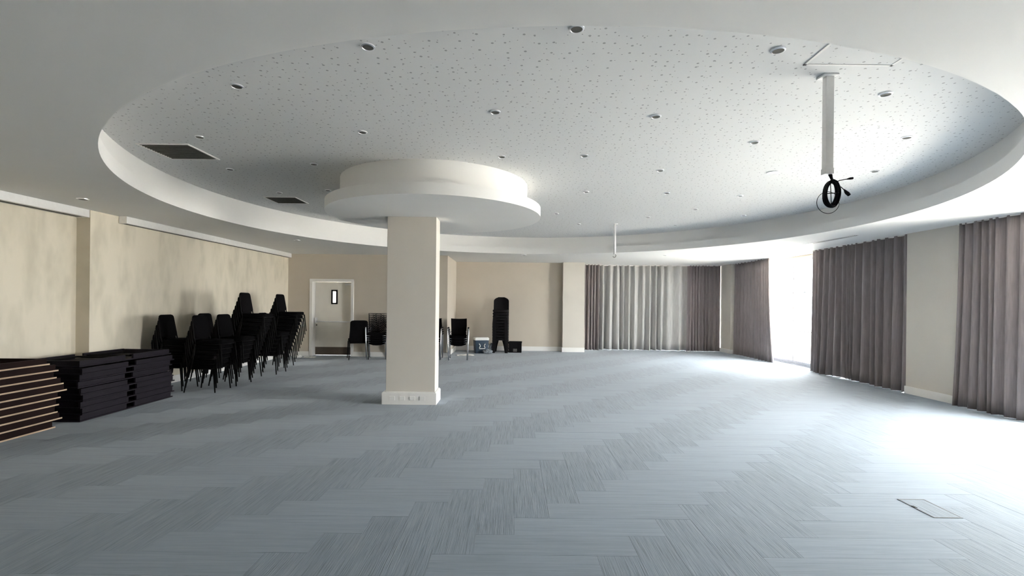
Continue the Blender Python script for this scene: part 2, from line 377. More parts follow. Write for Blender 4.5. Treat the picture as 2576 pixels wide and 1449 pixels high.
pb = obj('push_bar', tube(BM(), [(-hw + 0.06, 0.12, 0.95), (hw - 0.06, 0.12, 0.95)], 0.017, 10), M_satin, lf, True)
for s in (-1, 1): obj('bar_bracket', box(BM(), s * (hw - 0.07) - 0.025, s * (hw - 0.07) + 0.025, 0.10, 0.2, 0.90, 1.06, 0.006), M_satin, pb)
obj('keyhole', lathe(BM(), [(0.001, 0), (0.02, 0), (0.02, 0.008), (0.001, 0.008)], (0, 0, 0), 12), M_grille, lf).matrix_local = Matrix.Translation((-hw + 0.07, 0.196, 0.85)) @ Matrix.Rotation(PI / 2, 4, 'X')
obj('kick_plate', box(BM(), -hw + 0.04, hw - 0.04, 0.192, 0.199, 0.02, 0.235), M_kick, lf)
obj('door_closer', box(BM(), hw - 0.26, hw - 0.06, 0.15, 0.2, DH - 0.12, DH - 0.07, 0.005), M_satin, lf)
# lit corridor beyond the door
bm = BM(); box(bm, -6.6, -3.6, YD + 2.2, YD + 2.3, -0.05, 2.7); box(bm, -6.7, -6.6, YD + 0.31, YD + 2.3, -0.05, 2.7); box(bm, -3.6, -3.5, YD + 0.31, YD + 2.3, -0.05, 2.7); box(bm, -6.7, -3.5, YD + 0.31, YD + 2.3, 2.62, 2.75); box(bm, -6.7, -3.5, YD + 0.31, YD + 2.3, -0.1, -0.012)
struct(obj('wall_corridor', bm, M_pale))
ld = bpy.data.lights.new('corridor_lamp', 'AREA'); ld.size = 0.6; ld.energy = 60; lo = bpy.data.objects.new('corridor_lamp', ld); C.objects.link(lo); lo.location = (-5.0, YD + 1.3, 2.58)

# windows
def window(name, label, length, mull, loc, rz):
    e = empty(name, loc, rz); struct(e, label, 'window')    # local: x along the wall, y outwards, z up
    bm = BM(); H = 2.74
    box(bm, 0, length, -0.03, 0.03, 0, 0.09); box(bm, 0, length, -0.03, 0.03, H - 0.06, H); box(bm, 0, 0.06, -0.03, 0.03, 0, H); box(bm, length - 0.06, length, -0.03, 0.03, 0, H)
    obj('window_frame', bm, M_alu, e)
    k = round(length / mull); st = length / k
    for i in range(1, k): obj('mullion', box(BM(), i * st - 0.022, i * st + 0.022, -0.028, 0.028, 0.09, H - 0.06), M_alu, e)
    for z in (0.87, 1.87): obj('transom', box(BM(), 0.06, length - 0.06, -0.022, 0.022, z - 0.011, z + 0.011), M_alu, e)
    for i in range(k):
        for z0, z1 in ((0.09, 0.85), (0.89, 1.85), (1.89, H - 0.06)): obj('pane', box(BM(), i * st + 0.03, (i + 1) * st - 0.03, -0.004, 0.004, z0, z1), M_glass, e)
window('window_1', 'tall glazed doors blazing with daylight between the right hand curtains', 6.91, 1.382, (7.45, 8.44, 0), PI / 2)
window('window_2', 'tall glazing right of the viewpoint beyond the nearest curtain', 4.16, 1.38, (7.45, 3.2, 0), PI / 2)
window('window_3', 'window hidden behind the silver grey curtains on the back wall', 4.62, 1.15, (2.28, 16.27, 0), 0)
struct(obj('terrace', box(BM(), -40, 60, -50, 70, -0.6, -0.28), M_pave), 'pale paved ground outside the windows', 'terrace')

# ------------------------------------------------------------------ curtains
def curtain(name, p0, p1, folds, amp, label, m, seed, ztop=2.816, zbot=0.0015, sweep=(0, 0), scallop=0.0):
    rnd = random.Random(seed); L = math.hypot(p1[0] - p0[0], p1[1] - p0[1]); tx, ty = (p1[0] - p0[0]) / L, (p1[1] - p0[1]) / L; nx, ny = -ty, tx
    ns, nr = folds * 10, 12
    ph = [0.0]; am = []; dr_ = []
    for i in range(folds): am.append(amp * rnd.uniform(0.55, 1.25)); dr_.append(rnd.uniform(-1, 1)); ph.append(ph[-1] + rnd.uniform(0.55, 1.55))
    tot = ph[-1]
    bm = BM(); V = []
    for r in range(nr + 1):
        f = r / nr; z = ztop + (zbot - ztop) * f; row = []
        for s in range(ns + 1):
            k = min(int(s / 10), folds - 1); loc = s / 10 - k
            u = (ph[k] + (ph[k + 1] - ph[k]) * loc) / tot
            nxt = min(k + 1, folds - 1); d_ = dr_[k] * (1 - loc) + dr_[nxt] * loc
            u += d_ * 0.012 * f * f
            a = (am[k] * (1 - loc) + am[nxt] * loc) * (0.75 + 0.45 * f)
            off = a * math.sin(2 * PI * loc) + 0.25 * a * math.sin(4 * PI * loc + 1.3 * k + 1.5 * f)
            sw = sweep[0] * (1 - u) ** 3 * f * f + sweep[1] * u ** 3 * f * f
            x = p0[0] + tx * (u * L + sw) + nx * off; y = p0[1] + ty * (u * L + sw) + ny * off
            row.append(bm.verts.new((x, y, z + scallop * f ** 6 * max(0.0, math.sin(2 * PI * loc + 0.6) * (0.4 + 0.6 * math.sin(9 * u + 2.5)) - 0.3))))
        V.append(row)
    for r in range(nr):
        for s in range(ns): bm.faces.new((V[r][s], V[r][s + 1], V[r + 1][s + 1], V[r + 1][s]))
    e = thing(name, label, 'curtain', ((p0[0] + p1[0]) / 2, (p0[1] + p1[1]) / 2, 0), 0, 'floor length curtains')
    for v in bm.verts: v.co -= e.location
    o = obj('fabric', bm, m, e, True); md = o.modifiers.new('thickness', 'SOLIDIFY'); md.thickness = 0.004
    t = BM(); q0 = Vector((p0[0], p0[1], 2.80)) - e.location; q1 = Vector((p1[0], p1[1], ztop - 0.005)) - e.location
    box(t, min(q0.x, q1.x) - 0.02, max(q0.x, q1.x) + 0.02, min(q0.y, q1.y) - 0.015, max(q0.y, q1.y) + 0.015, 2.80, HC - 0.002)
    obj('curtain_track', t, M_trim, e)
curtain('curtain', (6.98, 12.93), (6.98, 15.02), 12, 0.055, 'taupe curtain left of the bright window gap, its edge swept aside at the floor', M_curt, 3, sweep=(-0.25, 0))
curtain('curtain', (7.03, 8.43), (7.03, 11.18), 15, 0.075, 'wide taupe curtain between the bright window gap and the pale pier', M_curt, 11, sweep=(0, 0.05), scallop=0.05)
curtain('curtain', (6.93, 6.25), (6.93, 7.40), 9, 0.055, 'taupe curtain at the right edge of the photo, right of the pale pier', M_curt, 5, sweep=(0.0, 0.09))
curtain('curtain', (2.31, 15.74), (2.88, 15.74), 5, 0.06, 'dark narrow curtain beside the pale pilaster on the back wall', M_curt, 21)
curtain('curtain', (2.72, 15.96), (4.50, 15.96), 8, 0.13, 'daylit silver grey curtain, left one of the pair on the back wall', M_curt2, 8)
curtain('curtain', (4.34, 15.86), (5.92, 15.86), 6, 0.11, 'daylit silver grey curtain, right one of the pair on the back wall', M_curt2, 14)
curtain('curtain', (5.76, 15.70), (6.85, 15.70), 9, 0.045, 'shaded dark curtain in the far right corner of the back wall', M_curt, 31)  # darker cloth than its neighbours: shade at grazing light put into the colour

# ------------------------------------------------------------------ ceiling fittings
def make_downlight(r, label, m_in=M_chrome):
    t = thing('downlight', label, 'downlight', (0, 0, 0), 0, 'recessed ceiling downlights')
    autosmooth(obj('trim_ring', lathe(BM(), [(r * 0.74, -0.006), (r * 0.8, -0.012), (r, -0.008), (r * 1.02, 0.0)], seg=28), M_chrome, t))
    autosmooth(obj('reflector', lathe(BM(), [(r * 0.2, -0.002), (r * 0.55, -0.0035), (r * 0.76, -0.009)], seg=24), M_grille if m_in is M_chrome else m_in, t))
    obj('lamp', lathe(BM(), [(r * 0.01, -0.009), (r * 0.18, -0.008), (r * 0.32, -0.004), (r * 0.34, -0.001)], seg=16), M_chrome if m_in is M_chrome else m_in, t, True)
    return t
DL = [(-1.0, 3.25, 'large chrome downlight at the near left rim of the ceiling recess'),
      (0.39, 3.01, 'chrome downlight nearest the camera at the top middle rim of the recess'),
      (1.79, 3.24, 'chrome downlight at the near rim just left of the ceiling hatch'),
      (-2.25, 3.87, 'chrome downlight near the left rim, in front of the larger air grille'),
      (-0.17, 4.34, 'bright glinting chrome downlight in the perforated ceiling, in front of the drum'),
      (1.31, 4.40, 'chrome downlight in the perforated ceiling left of the cable pole'),
      (3.03, 3.89, 'chrome downlight just right of the cable pole top'),
      (-1.55, 4.89, 'chrome downlight in front of the left half of the drum'),
      (4.02, 4.88, 'chrome downlight near the right rim, right of the cable pole'),
      (-3.35, 5.09, 'small pale downlight right behind the larger air grille'),
      (0.83, 5.59, 'small chrome downlight just right of the drum top edge'),
      (2.56, 5.07, 'small chrome downlight left of the middle of the cable pole'),
      (-0.14, 5.66, 'tiny pale downlight above the right part of the drum'),
      (1.90, 6.17, 'small chrome downlight midway between drum and cable coil'),
      (-3.76, 6.33, 'tiny pale downlight between the two air grilles'),
      (-2.53, 6.05, 'tiny pale downlight left of the drum upper tier'),
      (-3.76, 7.67, 'tiny pale downlight just in front of the smaller air grille'),
      (-2.90, 7.47, 'tiny pale downlight at the left end of the drum'),
      (4.63, 6.11, 'thin dark downlight right of the hanging cable coil'),
      (1.13, 7.39, 'small downlight right of the drum lower tier'),
      (2.39, 7.42, 'small dark downlight in the middle of the ceiling beyond the drum'),
      (3.59, 7.55, 'small dark downlight left of the hanging cable coil'),
      (3.31, 8.65, 'small dark downlight beyond the middle, below left of the cable coil'),
      (1.43, 10.38, 'tiny downlight left of the short far pole'),
      (2.69, 9.49, 'tiny downlight right of the top of the short far pole'),
      (3.54, 10.40, 'tiny farthest downlight near the far right rim'),
      (0.84, 9.21, 'tiny downlight beyond the right end of the drum'),
      (4.44, 9.18, 'tiny downlight near the right rim beyond the cable coil')]
first = make_downlight(0.048, DL[0][2])
for i, (x, y, lab) in enumerate(DL):
    if i == 0: first.location = (x, y, HU)
    else: dup(first, (x, y, HU), random.uniform(0, 6), lab)
lit = make_downlight(0.07, 'bright white lit round lamp in the ceiling left of the cable coil', M_led); lit.location = (3.37, 6.21, HU)
for x, y, lab in ((-5.6, 6.21, 'small pale downlight in the lower ceiling by the left pelmet box'), (-4.61, 10.2, 'dark round downlight in the lower ceiling left of the column'),
                  (0.31, 12.81, 'dark round downlight in the lower ceiling above the far bay'), (4.0, 12.53, 'dark round downlight in the lower ceiling in front of the silver curtains')):
    o = dup(first, (x, y, HC), 0, lab); o.scale = (1.35, 1.35, 1.0)
def grille(x0, x1, y0, y1, label):
    t = thing('air_grille', label, 'air grille', ((x0 + x1) / 2, (y0 + y1) / 2, HU), 0, 'ceiling air grilles'); hx, hy = (x1 - x0) / 2, (y1 - y0) / 2
    bm = BM()
    for a in ((-hx - 0.02, hx + 0.02, -hy - 0.02, -hy), (-hx - 0.02, hx + 0.02, hy, hy + 0.02), (-hx - 0.02, -hx, -hy, hy), (hx, hx + 0.02, -hy, hy)): box(bm, *a, -0.01, 0.0)
    obj('grille_frame', bm, M_trim, t); obj('filter_panel', box(BM(), -hx, hx, -hy, hy, -0.003, 0.0), M_grille, t)
    bm = BM()
    for i in range(14):
        y = -hy + (i + 0.5) * 2 * hy / 14; box(bm, -hx, hx, y - 0.003, y + 0.003, -0.009, -0.003)
    obj('blades', bm, M_grille, t)
grille(-4.20, -3.65, 5.34, 5.88, 'larger dark square air grille at the left of the recessed ceiling')
grille(-4.17, -3.66, 8.0, 8.48, 'smaller looking dark square air grille left of the drum')
t = thing('slot_diffuser', 'long thin slot diffuser in the lower ceiling along the right hand windows', 'air diffuser', (6.17, 10.35, HC))
bm = BM()
for a in ((-0.05, -0.035), (0.035, 0.05)): box(bm, a[0], a[1], -1.66, 1.66, -0.006, 0.0)
t.rotation_euler = (0, 0, math.radians(3.0)); obj('slot_frame', bm, M_trim, t); obj('slot', box(BM(), -0.035, 0.035, -1.65, 1.65, -0.002, 0.0), M_dark, t); obj('blade', box(BM(), -0.004, 0.004, -1.65, 1.65, -0.006, 0.0), M_trim, t)
t = thing('ceiling_hatch', 'square access hatch in the perforated ceiling behind the cable pole', 'hatch', (2.40, 3.12, HU))
bm = BM(); h = 0.32
for a in ((-h, h, -h, -h + 0.02), (-h, h, h - 0.02, h), (-h, -h + 0.02, -h, h), (h - 0.02, h, -h, h)): box(bm, *a, -0.006, 0.0)
obj('hatch_frame', bm, M_ceil, t); obj('hatch_panel', box(BM(), -h + 0.022, h - 0.022, -h + 0.022, h - 0.022, -0.003, 0.0), M_perf, t)

# poles
t = thing('projector_pole', 'white square projector pole hanging near the camera with a cable coil below', 'ceiling pole', (2.37, 3.6, HU))
autosmooth(obj('pole', box(BM(), -0.03, 0.03, -0.025, 0.025, -0.74, 0.0, 0.006), M_satin, t)); obj('ceiling_plate', box(BM(), -0.06, 0.05, -0.05, 0.05, -0.012, 0.0, 0.004), M_satin, t)
obj('end_collar', box(BM(), -0.033, 0.033, -0.028, 0.028, -0.745, -0.70, 0.004), M_satin, t)
t = thing('projector_pole', 'thin white short projector pole hanging in the far half of the room', 'ceiling pole', (2.21, 10.33, HU))
obj('pole', tube(BM(), [(0, 0, 0), (0, 0, -0.66)], 0.026, 12), M_satin, t, True); obj('ceiling_plate', lathe(BM(), [(0.001, -0.012), (0.06, -0.012), (0.07, 0.0)], seg=20), M_satin, t)
obj('hook', tube(BM(), [(0.02, 0, -0.66)] + [(0.035 * math.cos(a) - 0.005, 0, -0.69 - 0.035 * math.sin(a)) for a in [i * PI / 8 for i in range(8)]], 0.007, 8), M_grille, t, True)
# cable coil below the near pole
t = thing('cable_coil', 'black coiled cables with two loose plugs hanging from the near pole', 'cable', (2.40, 3.6, 2.37))
bm = BM()
for i in range(11):
    a0 = random.uniform(-0.010, 0.012); rx = 0.048 + a0; rz_ = 0.092 + a0; oy = random.uniform(-0.016, 0.016); ox = random.uniform(-0.006, 0.006)
    tube(bm, [(ox + rx * math.cos(a) * (1 + 0.06 * math.sin(3 * a + i)), oy + 0.006 * math.sin(2 * a + i), rz_ * math.sin(a) + 0.01 * math.cos(a)) for a in [2 * PI * j / 28 for j in range(28)]], 0.0062, 6, True)
obj('coil', bm, M_blackpl, t, True)
obj('hanging_lead', tube(BM(), [(-0.012, 0, 0.165), (-0.008, 0, 0.145), (0.0, 0.0, 0.12), (0.008, 0, 0.10), (0.012, 0, 0.085)], [0.013, 0.014, 0.010, 0.008, 0.012], 8), M_blackpl, t, True)
obj('loose_loop', tube(BM(), [(-0.032 + 0.085 * math.cos(a) + 0.015, 0.01, -0.065 + 0.082 * math.sin(a)) for a in [2 * PI * j / 40 for j in range(40)]], 0.0022, 6, True), M_blackpl, t, True)
pl1 = obj('plug_lead', tube(BM(), [(0.025, 0, 0.085), (0.06, -0.004, 0.10), (0.10, -0.008, 0.108), (0.125, -0.01, 0.112)], 0.0032, 6), M_blackpl, t, True)
obj('plug', tube(BM(), [(0.11, -0.01, 0.109), (0.13, -0.01, 0.113), (0.135, -0.01, 0.114), (0.155, -0.01, 0.117)], [0.004, 0.008, 0.009, 0.009], 8), M_blackpl, pl1)
pl2 = obj('plug_lead', tube(BM(), [(0.04, 0, 0.065), (0.07, -0.006, 0.05), (0.095, -0.01, 0.025), (0.105, -0.01, 0.012)], 0.0032, 6), M_blackpl, t, True)
obj('plug', tube(BM(), [(0.09, -0.01, 0.032), (0.105, -0.01, 0.012), (0.115, -0.01, 0.003), (0.13, -0.01, -0.012)], [0.004, 0.012, 0.014, 0.012], 8), M_blackpl, pl2)
obj('cable_tie', tube(BM(), [(-0.05, -0.012, -0.002), (0, -0.02, 0.0), (0.05, -0.012, 0.006)], 0.0035, 6), M_blackpl, t, True)
obj('inner_strand', tube(BM(), [(-0.006, 0, 0.08), (-0.002, 0.0, 0.0), (0.002, 0, -0.085)], 0.003, 6), M_blackpl, t, True)

# ------------------------------------------------------------------ floor box, switch
t = thing('floor_box', 'flush rectangular floor socket lid in the carpet at lower right', 'floor box', (3.17, 3.61, 0))
bm = BM()
for a in ((-0.105, 0.105, -0.165, -0.155), (-0.105, 0.105, 0.155, 0.165), (-0.105, -0.095, -0.155, 0.155), (0.095, 0.105, -0.155, 0.155)): box(bm, *a, -0.002, 0.003)
obj('lid_frame', bm, plain('grey_metal_lid_frame', (0.17, 0.18, 0.19), 0.5, 0.3), t)
obj('lid', box(BM(), -0.094, 0.094, -0.154, 0.154, -0.002, 0.002), M_cy, t); obj('cable_exit', box(BM(), -0.106, -0.085, 0.0, 0.035, -0.001, 0.0045, 0.001), M_dark, t)
t = thing('light_switch', 'small white light switch on the beige wall left of the door', 'switch', (-5.78, YD, 0.88))
obj('plate', box(BM(), -0.045, 0.045, -0.010, 0.0, -0.065, 0.065, 0.003), M_white, t); obj('rocker', box(BM(), -0.015, 0.015, -0.014, -0.009, -0.025, 0.025, 0.002), M_white, t)

# ------------------------------------------------------------------ folding tables
ORD = ['topmost', 'second from the top', 'third from the top', 'fourth from the top', 'fifth from the top', 'sixth from the top', 'seventh from the top', 'eighth from the top', 'ninth from the top', 'tenth from the top', 'eleventh from the top', 'lowest']
def make_table(L, W, medge, mbody, label, group):
    t = thing('folding_table', label, 'table', (0, 0, 0), 0, group)       # lies upside down: board at the bottom, folded frame above; x across, y along
    bd = obj('tabletop', box(BM(), -W / 2, W / 2, -L / 2, L / 2, 0, 0.016, 0.002), mbody, t)
    obj('edge_band', box(BM(), W / 2 - 0.001, W / 2 + 0.003, -L / 2, L / 2, 0.001, 0.017), medge, bd)
    for y0, y1 in ((-L / 2 + 0.02, -0.07), (0.07, L / 2 - 0.02)): obj('apron', box(BM(), W / 2 - 0.04, W / 2 - 0.014, y0, y1, 0.016, 0.078, 0.002), mbody, t); obj('apron', box(BM(), -W / 2 + 0.014, -W / 2 + 0.04, y0, y1, 0.016, 0.078, 0.002), mbody, t)
    for s in (-1, 1):
        obj('folded_leg', tube(BM(), [(-0.28, s * (L / 2 - 0.1), 0.04), (-0.28, s * 0.1, 0.05), (0.28, s * 0.1, 0.05), (0.28, s * (L / 2 - 0.1), 0.04)], 0.013, 8), M_blackmet, t)
        obj('end_apron', box(BM(), -W / 2 + 0.04, W / 2 - 0.04, s * (L / 2 - 0.045) - 0.012, s * (L / 2 - 0.045) + 0.012, 0.016, 0.076, 0.002), mbody, t)
    return t
ends = [5.60, 5.71, 5.66, 5.68, 5.70, 5.75, 5.71, 5.62, 5.64, 5.56]       # far ends, bottom to top
ta = None
for k, e_ in enumerate(ends):
    lab = 'dark folded table with pale tan edge, ' + (ORD[9 - k] if k else 'lowest') + ' of the near left stack'
    x = -5.735 + random.uniform(-0.02, 0.02); loc = (x, e_ - 0.9, 0.001 + k * 0.0825)
    if ta is None: ta = make_table(1.8, 0.74, M_tan, M_rust, lab, 'folded tables, near stack'); ta.location = loc
    else: dup(ta, loc, 0, lab)
tb = None
for k in range(8):
    lab = 'plum black folded table, ' + (ORD[7 - k + 1] if k else 'lowest') + ' of the stack beside the chairs'
    loc = (-5.675 + random.uniform(-0.025, 0.025), 6.66 + random.uniform(-0.02, 0.02), 0.001 + k * 0.0825)
    if tb is None: tb = make_table(1.6, 0.76, M_plum, M_plum, lab, 'folded tables, stack beside the chairs'); tb.location = loc
    else: dup(tb, loc, 0, lab)
dup(tb, (-5.77, 6.75, 0.001 + 8 * 0.0825), 0, 'plum black folded table, topmost and pushed back on the stack beside the chairs')

# ------------------------------------------------------------------ black banquet chairs in stacks
def rrect(w, h, r, k=5):
    out = []
    for cx, cy, a0 in ((w / 2 - r, h / 2 - r, 0), (-w / 2 + r, h / 2 - r, PI / 2), (-w / 2 + r, -h / 2 + r, PI), (w / 2 - r, -h / 2 + r, 1.5 * PI)):
        for i in range(k): out.append((cx + r * math.cos(a0 + i * PI / 2 / (k - 1)), cy + r * math.sin(a0 + i * PI / 2 / (k - 1))))
    return out
def pad(outline, thick, puff=0.012):
    """rounded cushion from an outline in local (a, b); returns rows for loft along the thickness c"""
    rows = []
    cx = sum(p[0] for p in outline) / len(outline); cy = sum(p[1] for p in outline) / len(outline)
    for c, s in ((-0.5, 0.90), (-0.36, 0.985), (0, 1.0), (0.36, 0.985), (0.5, 0.90)):
        rows.append([(cx + (x - cx) * s, cy + (y - cy) * s, c * thick) for x, y in outline])
    return rows
def make_banquet(label, full=False):
    t = thing('banquet_chair', label, 'chair', (0, 0, 0), 0, 'black stacking chairs')      # faces +x
    o = obj('seat', loft(BM(), [[(x, y, 0.418 + z) for x, y, z in r] for r in pad(rrect(0.43, 0.43, 0.06), 0.07)]), M_blackfab, t); autosmooth(o, 60)
    out = []                                    # backrest outline: width along y, height along z
    for i in range(7): a = i * PI / 12; out.append(((0.145 if full else 0.122) + 0.055 * math.cos(a), 0.37 - 0.055 + 0.055 * math.sin(a)))
    for i in range(7): a = PI / 2 + i * PI / 12; out.append((-(0.145 if full else 0.122) + 0.055 * math.cos(a), 0.37 - 0.055 + 0.055 * math.sin(a)))
    out += [(-0.21, -0.10), (-0.19, -0.13), (0.19, -0.13), (0.21, -0.10)] if full else [(-0.195, 0.03), (-0.178, 0.0), (0.178, 0.0), (0.195, 0.03)]
    rows = [[(-0.215 - 0.16 * y + z, x, 0.485 + y) for x, y, z in r] for r in pad(out, 0.04)]
    autosmooth(obj('backrest', loft(BM(), rows), M_blackfab, t), 60)
    bm = BM()
    tube(bm, [(-0.20, -0.20, 0.40), (-0.225, -0.205, 0.50), (-0.27, -0.18, 0.80), (-0.277, -0.125, 0.848), (-0.277, 0.125, 0.848), (-0.27, 0.18, 0.80), (-0.225, 0.205, 0.50), (-0.20, 0.20, 0.40)], 0.011, 7)
    obj('back_frame', bm, M_blackmet, t, True)
    bm = BM(); tube(bm, [(-0.20, -0.205, 0.385), (0.20, -0.205, 0.385), (0.20, 0.205, 0.385), (-0.20, 0.205, 0.385)], 0.010, 7, True); obj('seat_frame', bm, M_blackmet, t, True)
    for s in (-1, 1):
        obj('leg', tube(BM(), [(0.205, s * 0.205, 0.39), (0.225, s * 0.212, 0.2), (0.245, s * 0.222, 0.0)], [0.014, 0.012, 0.010], 7), M_blackmet, t, True)
        obj('leg', tube(BM(), [(-0.20, s * 0.205, 0.39), (-0.225, s * 0.212, 0.2), (-0.255, s * 0.222, 0.0)], [0.014, 0.012, 0.010], 7), M_blackmet, t, True)
    return t
STK = [(-5.095, 8.02, 6, 'front row stack nearest folded tables', 0.02), (-5.09, 8.66, 6, 'second front row stack after folded tables', -0.05),
       (-5.25, 9.34, 11, 'tall stack mid front row', 0.0), (-5.08, 10.02, 6, 'short stack between the tall stacks', 0.04),
       (-5.38, 11.02, 11, 'tall stack nearest the white door', -0.02), (-5.72, 8.12, 6, 'wall side stack behind folded tables', 0.06), (-5.72, 9.10, 6, 'second wall side stack behind front row', -0.04)]
bc = None
for X, Y, N, nm, rz in STK:
    for k in range(N):
        lab = 'black banquet chair ' + (ORD[N - 1 - k].replace(' the top', ' top') if k else 'lowest') + ' in ' + nm
        loc = (X + (0.029 if N > 8 else 0.024) * k, Y + random.uniform(-0.006, 0.006), 0.001 + 0.081 * k)
        if bc is None: bc = make_banquet(lab); bc.location = loc; bc.rotation_euler = (0, 0, rz)
        else: dup(bc, loc, rz + random.uniform(-0.015, 0.015), lab)
o = make_banquet('single black upholstered chair standing right of the white door, seen from behind', True)
o.location = (-4.08, 12.66, 0.001); o.rotation_euler = (0, 0, math.radians(113)); o.scale = (1.1, 1.1, 1.2)

# ------------------------------------------------------------------ chrome armchairs
def make_arm(label, meshback, group):
    t = thing('stacking_armchair', label, 'chair', (0, 0, 0), 0, group)        # faces -y (towards the camera)
    for s in (-1, 1):
        obj('side_frame', tube(BM(), [(s * 0.245, -0.25, 0.0), (s * 0.265, -0.235, 0.3), (s * 0.275, -0.22, 0.58), (s * 0.272, -0.18, 0.635), (s * 0.268, -0.1, 0.648), (s * 0.255, 0.12, 0.645), (s * 0.25, 0.19, 0.62), (s * 0.245, 0.22, 0.45), (s * 0.235, 0.27, 0.0)], 0.016, 8), M_chrome, t, True)
        obj('armrest', box(BM(), s * 0.265 - 0.022, s * 0.265 + 0.022, -0.17, 0.13, 0.66, 0.682, 0.008), M_blackpl, t)
    obj('cross_bar', tube(BM(), [(-0.26, -0.20, 0.40), (-0.20, -0.2, 0.395), (0.20, -0.2, 0.395), (0.26, -0.20, 0.40)], 0.011, 8), M_chrome, t, True)
    rows = []
    for i in range(9):
        f = i / 8; y = -0.25 + 0.47 * f; z = 0.425 + 0.03 * math.sin(f * PI * 0.9) - 0.035 * max(0, 0.25 - f) / 0.25; wdt = 0.20 + 0.03 * min(1, f * 4)
        rows.append([(x * wdt, y, z + 0.018 * (x * x) + d_) for x, d_ in ((-1, 0), (-0.5, 0.012), (0, 0.014), (0.5, 0.012), (1, 0), (0.5, -0.022), (0, -0.025), (-0.5, -0.022))])
    autosmooth(obj('seat', loft(BM(), rows), M_blackfab, t), 60)
    def bp(u, v):   # backrest surface u -1..1 across, v 0..1 up
        return (u * (0.195 + 0.02 * v) * (1.16 if meshback else 1.0), 0.20 + 0.09 * v - 0.03 * (u * u), 0.50 + (0.46 if meshback else 0.40) * v + 0.012 * u * u * v)
    if meshback:
        bm = BM(); tube(bm, [bp(-1, 0), bp(-1, 0.5), bp(-1, 1), bp(-0.5, 1), bp(0, 1), bp(0.5, 1), bp(1, 1), bp(1, 0.5), bp(1, 0), bp(0.5, 0), bp(0, 0), bp(-0.5, 0)], 0.009, 7, True)
        br = obj('back_frame', bm, M_blackpl, t, True)
        bm = BM()
        for i in range(1, 10):                 # concentric arcs of the web
            r = i / 9.5; tube(bm, [bp(max(-1, min(1, r * 1.1 * math.cos(a))), min(1, r * 1.05 * math.sin(a))) for a in [j * PI / 14 for j in range(15)]], 0.0042, 5)
        for i in range(1, 12): a = i * PI / 12; tube(bm, [bp(max(-1, min(1, r * math.cos(a) * 1.1)), min(1, r * math.sin(a) * 1.1)) for r in (0.0, 0.35, 0.7, 1.0)], 0.004, 5)
        for i in range(-8, 9): tube(bm, [bp(i / 8.5, 0.72), bp(i / 8.2, 1.0)], 0.0035, 5)
        obj('web', bm, M_blackpl, br)
    else:
        bm = BM(); A = []; 
        nu, nv = 8, 8
        fr_ = [[bm.verts.new(bp(-1 + 2 * i / nu, j / nv)) for i in range(nu + 1)] for j in range(nv + 1)]
        bk_ = [[bm.verts.new(Vector(bp(-1 + 2 * i / nu, j / nv)) + Vector((0, 0.03, 0))) for i in range(nu + 1)] for j in range(nv + 1)]
        for j in range(nv):
            for i in range(nu): bm.faces.new((fr_[j][i], fr_[j][i + 1], fr_[j + 1][i + 1], fr_[j + 1][i])); bm.faces.new((bk_[j][i], bk_[j + 1][i], bk_[j + 1][i + 1], bk_[j][i + 1]))
        for j in range(nv):
            for i in (0, nu): bm.faces.new((fr_[j][i], fr_[j + 1][i], bk_[j + 1][i], bk_[j][i]))
        for i in range(nu):
            for j in (0, nv): bm.faces.new((fr_[j][i], fr_[j][i + 1], bk_[j][i + 1], bk_[j][i]))
        bmesh.ops.recalc_face_normals(bm, faces=bm.faces[:])
        autosmooth(obj('backrest', bm, M_blackfab, t), 50)
    for s in (-1, 1): obj('back_stay', tube(BM(), [(s * 0.245, 0.21, 0.52), (s * 0.20, 0.235, 0.55), (s * 0.185, 0.25, 0.60)], 0.010, 7), M_chrome, t, True)
    return t
def armstack(X, Y, N, rz, mesh_, nm, grp):
    proto = None
    for k in range(N):
        lab = ('black web back' if mesh_ else 'black padded') + ' chrome armchair, ' + (ORD[N - 1 - k] if k else 'lowest') + ' of the ' + nm
        loc = (X - math.sin(rz) * -0.03 * k, Y - 0.03 * k * math.cos(rz), 0.001 + 0.058 * k)
        if proto is None: proto = make_arm(lab, mesh_, grp); proto.location = loc; proto.rotation_euler = (0, 0, rz)
        else: dup(proto, loc, rz, lab)
armstack(-3.60, 12.82, 5, math.radians(10), True, 'stack left of the column', 'web back armchairs')
armstack(-2.13, 12.84, 4, 0.0, False, 'stack mostly behind the column', 'padded armchairs behind the column')
armstack(-1.43, 12.84, 4, math.radians(4), False, 'stack just right of the column', 'padded armchairs right of the column')

